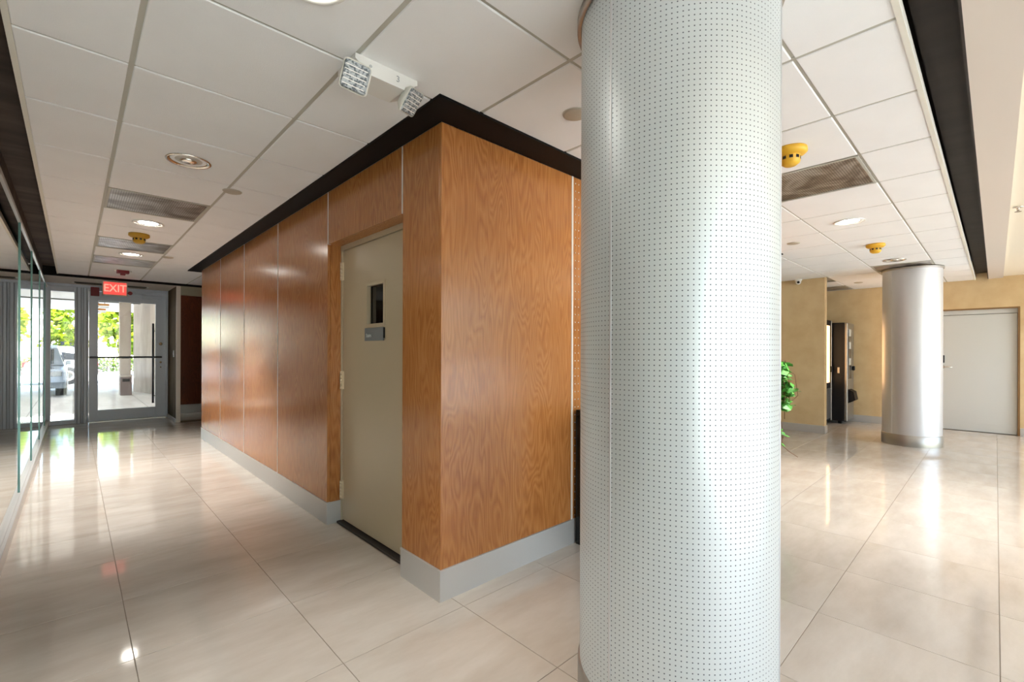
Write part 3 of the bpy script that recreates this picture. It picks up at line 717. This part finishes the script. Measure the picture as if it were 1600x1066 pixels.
def leaf_geo(mb, p, d, upv, s):
    d = d.normalized(); side = d.cross(upv).normalized(); nn = side.cross(d)
    shape = [(0, 0), (.22, .42), (.5, .38), (.55, .55), (.8, .3), (1.05, 0), (.8, -.3), (.55, -.55), (.5, -.38), (.22, -.42)]
    c = p+d*s*.5+nn*s*.06
    v = [p+d*s*a+side*s*b-nn*s*.12*abs(b) for a, b in shape]+[c]
    n = len(shape); mb.add(v, [(i, (i+1) % n, n) for i in range(n)], False)
rs = random.Random(3)
def sprig(pts, nleaf, s0, s1, name='vine'):
    o = MB().tube(pts, .003, 5).build('vine', 'vine_brown', pl); lm = []
    for k in range(nleaf):
        q = rs.random()*(len(pts)-1); i = int(q); p = Vector(pts[i]).lerp(Vector(pts[i+1]), q-i)
        d = Vector((rs.uniform(-1, 1), rs.uniform(-1, 1), rs.uniform(-.9, .3)))
        mb = MB(); leaf_geo(mb, p, d, Vector((rs.uniform(-.3, .3), rs.uniform(-.3, .3), 1)), rs.uniform(s0, s1)); mb.build('leaf', 'leaf_green', pl)
for k in range(16):
    tx, ty, tz = rs.uniform(.26, .46), rs.uniform(-.29, -.14), rs.uniform(-.28, .08)
    P = [(.03, -.02, .15), (tx*.5, ty*.5, rs.uniform(.24, .33)), (tx*.9, ty*.9, rs.uniform(.16, .3)), (tx, ty, (tz+.2)/2), (tx+rs.uniform(-.02, .02), ty, tz)]
    sprig(P, 14, .06, .1)
sprig([(.08, -.03, .18), (.3, -.16, .28), (.47, -.28, .16), (.5, -.3, -.04), (.4, -.22, -.16)], 5, .05, .07)
sprig([(.3, -.16, .1), (.37, -.18, -.2), (.38, -.2, -.38), (.4, -.2, -.46)], 8, .04, .07)
sprig([(.38, -.2, -.42), (.37, -.2, -.52), (.43, -.24, -.58), (.5, -.3, -.64)], 4, .035, .05)
# vending machines in the alcove
def vending(name, label, loc, wx, dy, hz, lit):
    t = thing(name, label, 'vending machine', loc, group='vending machines in the alcove')
    MB().box(0, wx, .03, dy, .05, hz, .006).build('cabinet', 'machine_black', t)
    for (a, b) in ((.05, .08), (wx-.11, .08), (.05, dy-.12), (wx-.11, dy-.12)): MB().box(a, a+.05, b, b+.05, 0, .05).build('foot', 'machine_black', t)
    dr = MB().box(0, wx, -.01, .03, .06, hz-.005, .006).build('front_door', 'machine_steel' if not lit else 'machine_black', t)
    if lit:
        MB().box(.06, wx-.1, -.018, -.01, .72, hz-.1, .003).build('lit_window', 'machine_window', t)
        MB().box(.02, wx-.04, -.022, -.01, .1, .62, .003).build('lower_panel', 'machine_steel', t)
        MB().box(wx-.03, wx, -.03, -.01, .06, hz-.01, .003).build('corner_post', 'machine_steel', t)
        MB().box(wx-.085, wx-.05, -.05, -.012, .9, 1.0, .006).build('coin_unit', 'machine_black', t)
    else:
        for k, z in enumerate((1.02, 1.3, 1.52)): MB().box(.1, .22, -.024, -.01, z, z+.12, .003).build('button_panel', 'plastic_grey_white', t)
        MB().box(.06, .28, -.016, -.009, .78, hz-.12, .003).build('display_panel', 'machine_glass', t)
        MB().box(wx-.16, wx-.1, -.05, -.01, .92, 1.0, .01).build('coin_unit', 'machine_black', t)
        bn = MB(); bn.prism([(-.01, .36), (-.11, .42), (-.085, .56), (-.01, .6)], 0, .08, .32); bn.build('delivery_flap', 'machine_black', t)
    MB().box(-.004, 0, .1, .13, .88, .98, .001).build('side_plate', 'machine_steel', t)
    return t
vending('vending_machine', 'black vending machine with a lit warm window against the alcove wall', (8.62, 2.0, 0), .96, .88, 1.80, True)
vending('vending_machine', 'black vending machine with steel front and delivery flap in the alcove corner', (9.63, 1.77, 0), .52, .8, 1.755, False)

# ------------------------------------------------------------------ outside the entrance
gd = tag(MB().box(-60, 60, YW+.3, 140, -.3, -.06).build('ground', 'asphalt'), 'pale sunlit street beyond the glass entrance', 'ground', kind='structure')
struct(MB().box(-60, 60, -60, YF-.1, -.3, -.06).build('street_front', 'pavement'))
pv = struct(MB().box(-6, 5, YD+.05, 19.5, -.3, -.015).build('walkway', 'grout'))
yy = YD+.06
while yy < 19.4:
    for a in (-2.4, -1.2, 0, 1.2): MB().box(a+.006, a+1.194, yy+.006, yy+.594, -.03, -.004, .002).build('paving_slab', 'pavement', pv)
    yy += .6
cn = struct(MB().box(-6, 5, YD+.06, 22, 2.64, 3.0).build('canopy', 'canopy_white'))
MB().box(-6, 5, 17.5, 17.56, 2.61, 2.64).build('canopy_joint', 'vent_slot', cn)
p = thing('pillar', 'pale square concrete pillar under the canopy behind the litter bin', 'pillar', (1.06, 17.0, -.01))
MB().box(-.125, .125, -.1, .15, 0, 2.65, .004).build('shaft', 'concrete', p); MB().box(-.075, .075, -.108, -.1, 1.02, 1.08, .002).build('notice_plate', 'vent_slot', p)
b = thing('litter_bin', 'brown litter bin standing against the concrete pillar outside', 'litter bin', (1.06, 16.7, -.004))
MB().box(-.125, .125, -.12, .12, 0, .5, .008).build('body', 'bin_brown', b); MB().box(-.13, .13, -.125, .125, .5, .57, .01).build('lid', 'concrete', b)
MB().box(-.08, .08, -.124, -.119, .38, .46, .002).build('opening', 'black_plastic', b)
struct(MB().box(-.09, .09, -.01, 5.6, -.02, 2.65).build('wall_outside', 'concrete', loc=(2.62, 12.6, 0), rot=(0, 0, math.radians(12.5))))
os_ = thing('slat_panel', 'small panel of orange slats hanging under the canopy outside the door', 'sign', (.42, 13.0, 2.1))
for k, (wd, z) in enumerate(((.19, .10), (.19, .05), (.14, .0), (.14, -.05))): MB().box(-.06, -.06+wd, -.02, .02, z-.02, z+.02, .004).build('slat', 'orange_slat' if k % 2 == 0 else 'plastic_white', os_)
for a in (-.04, .06): MB().tube([(a, 0, .11), (a, 0, .54)], .005, 6).build('hanger', 'vent_slot', os_)
def wheel(mb, x, y, z, r, wdt):
    b0 = len(mb.v); mb.lathe([(r*.55, -wdt/2), (r*.95, -wdt/2), (r, -wdt/2+.02), (r, wdt/2-.02), (r*.95, wdt/2), (r*.55, wdt/2)], 20)
    for q in range(b0, len(mb.v)): vx, vy, vz = mb.v[q]; mb.v[q] = (x+vz, y+vx, z+vy)
def car(name, label, loc, rz, m, suv):
    t = thing(name, label, 'car', loc, (0, 0, rz), group='cars parked outside the entrance')
    W = .88; hb = 1.02 if suv else .9; hr = 1.68 if suv else 1.45
    low = [(-2.15, .3), (-2.2, .55), (-2.12, hb-.08), (-1.9, hb), (.75, hb), (1.9, hb-.12), (2.15, .72), (2.2, .45), (2.1, .28)]
    MB().prism([(y, z) for y, z in low], 0, -W, W).build('body', m, t)
    top = [(-2.0, hb-.02), (-1.72, hr-.08), (-1.4, hr), (.0, hr), (.35, hr-.08), (1.05, hb-.02)]
    cab = MB(); n = len(top); cw = [W-.05 if z < hb+.05 else W-.2 for y, z in top]
    cab.add([(-c, y, z) for (y, z), c in zip(top, cw)]+[(c, y, z) for (y, z), c in zip(top, cw)], [tuple(reversed(range(n))), tuple(range(n, 2*n))]+[(i, (i+1) % n, n+(i+1) % n, n+i) for i in range(n)])
    cab.build('cabin', m, t)
    for s_ in (-1, 1):
        for (a, b_) in ((-1.62, -.75), (-.68, .12)):
            g_ = MB(); zz0, zz1 = hb+.04, hr-.1; c0, c1 = W-.055, W-.185
            g_.add([(s_*c0, a, zz0), (s_*c0, b_+.15, zz0), (s_*c1, b_, zz1), (s_*c1, a+.12, zz1), (s_*(c0-.03), a, zz0), (s_*(c0-.03), b_+.15, zz0), (s_*(c1-.03), b_, zz1), (s_*(c1-.03), a+.12, zz1)],
                   [(0, 1, 2, 3), (7, 6, 5, 4), (0, 4, 5, 1), (1, 5, 6, 2), (2, 6, 7, 3), (3, 7, 4, 0)]); g_.build('side_window', 'car_glass', t)
        MB().box(s_*.72-.1, s_*.72+.1, -2.215, -2.1, .68, .86, .01).build('tail_light', 'tail_light', t)
        MB().box(s_*.68-.12, s_*.68+.12, 2.08, 2.19, .6, .74, .02).build('headlight', 'lens_clear', t)
        MB().box(s_*.92-.06, s_*.92+.06, .55, .68, hb-.02, hb+.1, .02).build('wing_mirror', m, t)
    MB().prism([(-2.005, hb+.03), (-1.75, hr-.12), (-1.73, hr-.12), (-1.985, hb+.03)], 0, -.62, .62).build('rear_window', 'car_glass', t)
    MB().prism([(.43, hr-.12), (1.03, hb+.02), (1.06, hb+.02), (.46, hr-.12)], 0, -.62, .62).build('windscreen', 'car_glass', t)
    for y in (-1.35, 1.35):
        for s_ in (-1, 1):
            wb_ = MB(); wheel(wb_, s_*(W-.1), y, .34, .34, .22); wo_ = wb_.build('wheel', 'tyre', t)
            hb_ = MB(); wheel(hb_, s_*(W-.1+.015), y, .34, .2, .22); hb_.build('hub', 'chrome', wo_)
    MB().box(-.85, .85, -2.26, -2.1, .36, .55, .03).build('bumper', 'bin_brown', t)
car('car', 'grey car parked end-on just outside the side window of the entrance', (-1.02, 19.3, -.06), math.pi, 'car_grey', False)
car('car', 'white car parked sideways across the bright street outside', (-1.5, 25.0, -.06), math.radians(90), 'car_white', False)
def tree(label, loc, h0, rad, hgt, seed, m='tree_leaf'):
    r_ = random.Random(seed); t = thing('tree', label, 'tree', loc, group='leafy trees across the street')
    MB().tube([(0, 0, 0), (.05, .02, h0*.6), (0, 0, h0+hgt*.5)], [.13, .1, .04], 8).build('trunk', 'bark', t)
    mb = MB()
    for k in range(3400):
        while True:
            p_ = Vector((r_.uniform(-1, 1), r_.uniform(-1, 1), r_.uniform(-1, 1)))
            if .1 < p_.length < 1: break
        p_ = p_*(.75+.3*math.sin(p_.x*7+seed)*math.cos(p_.z*6))
        p_ = Vector((p_.x*rad, p_.y*rad, h0+hgt/2+p_.z*hgt/2)); s_ = r_.uniform(.2, .36)
        d = Vector((r_.uniform(-1, 1), r_.uniform(-1, 1), r_.uniform(-1, .6))).normalized(); e_ = d.orthogonal().normalized(); e_ = (e_*math.cos(k)+d.cross(e_)*math.sin(k))
        mb.add([p_, p_+d*s_*.5+e_*s_*.35, p_+d*s_, p_+d*s_*.5-e_*s_*.35], [(0, 1, 2, 3)])
    cr_ = mb.build('crown', m, t); cr_['kind'] = 'stuff'
for i, (x_, y_, h0, rd, hg, lb) in enumerate(((-1.6, 34, .2, 2.6, 5.0, 'bright green street tree standing behind the parked cars'), (2.4, 30, .3, 2.1, 4.8, 'bright green street tree beyond the orange slats and concrete pillar'),
        (6.4, 36, 1.0, 2.4, 4.6, 'yellow green tree seen between the pillar and the outside wall'))):
    tree(lb, (x_, y_, -.06), h0, rd, hg, 11+i)
hd_ = thing('hedge', 'low clipped hedge along the far side of the street', 'hedge', (0, 37.5, -.06))
mb = MB(); r_ = random.Random(5)
for k in range(5000):
    p_ = Vector((r_.uniform(-9, 11), r_.uniform(-.5, .5), r_.uniform(0, .85))); d = Vector((r_.uniform(-1, 1), r_.uniform(-1, 1), r_.uniform(-1, 1))).normalized(); e_ = d.orthogonal(); s_ = .16
    mb.add([p_, p_+d*s_*.5+e_*s_*.4, p_+d*s_, p_+d*s_*.5-e_*s_*.4], [(0, 1, 2, 3)])
o = mb.build('foliage', 'hedge_leaf', hd_); o['kind'] = 'stuff'
for k in range(20): MB().tube([(-8.5+k, 0, 0), (-8.5+k, .05, .7)], .03, 5).build('stem', 'bark', hd_)
bl = thing('building', 'pale low building far across the street behind the trees', 'building', (0, 60, -.06))
MB().box(-25, 30, 0, 8, 0, 4.2).build('walls', 'pale_facade', bl); MB().box(-25.3, 30.3, -.4, 8, 4.2, 4.5).build('roof_edge', 'canopy_white', bl)
for k in range(12): MB().box(-22+k*4.2, -20.2+k*4.2, -.03, .02, 1.0, 2.6).build('window', 'car_glass', bl)
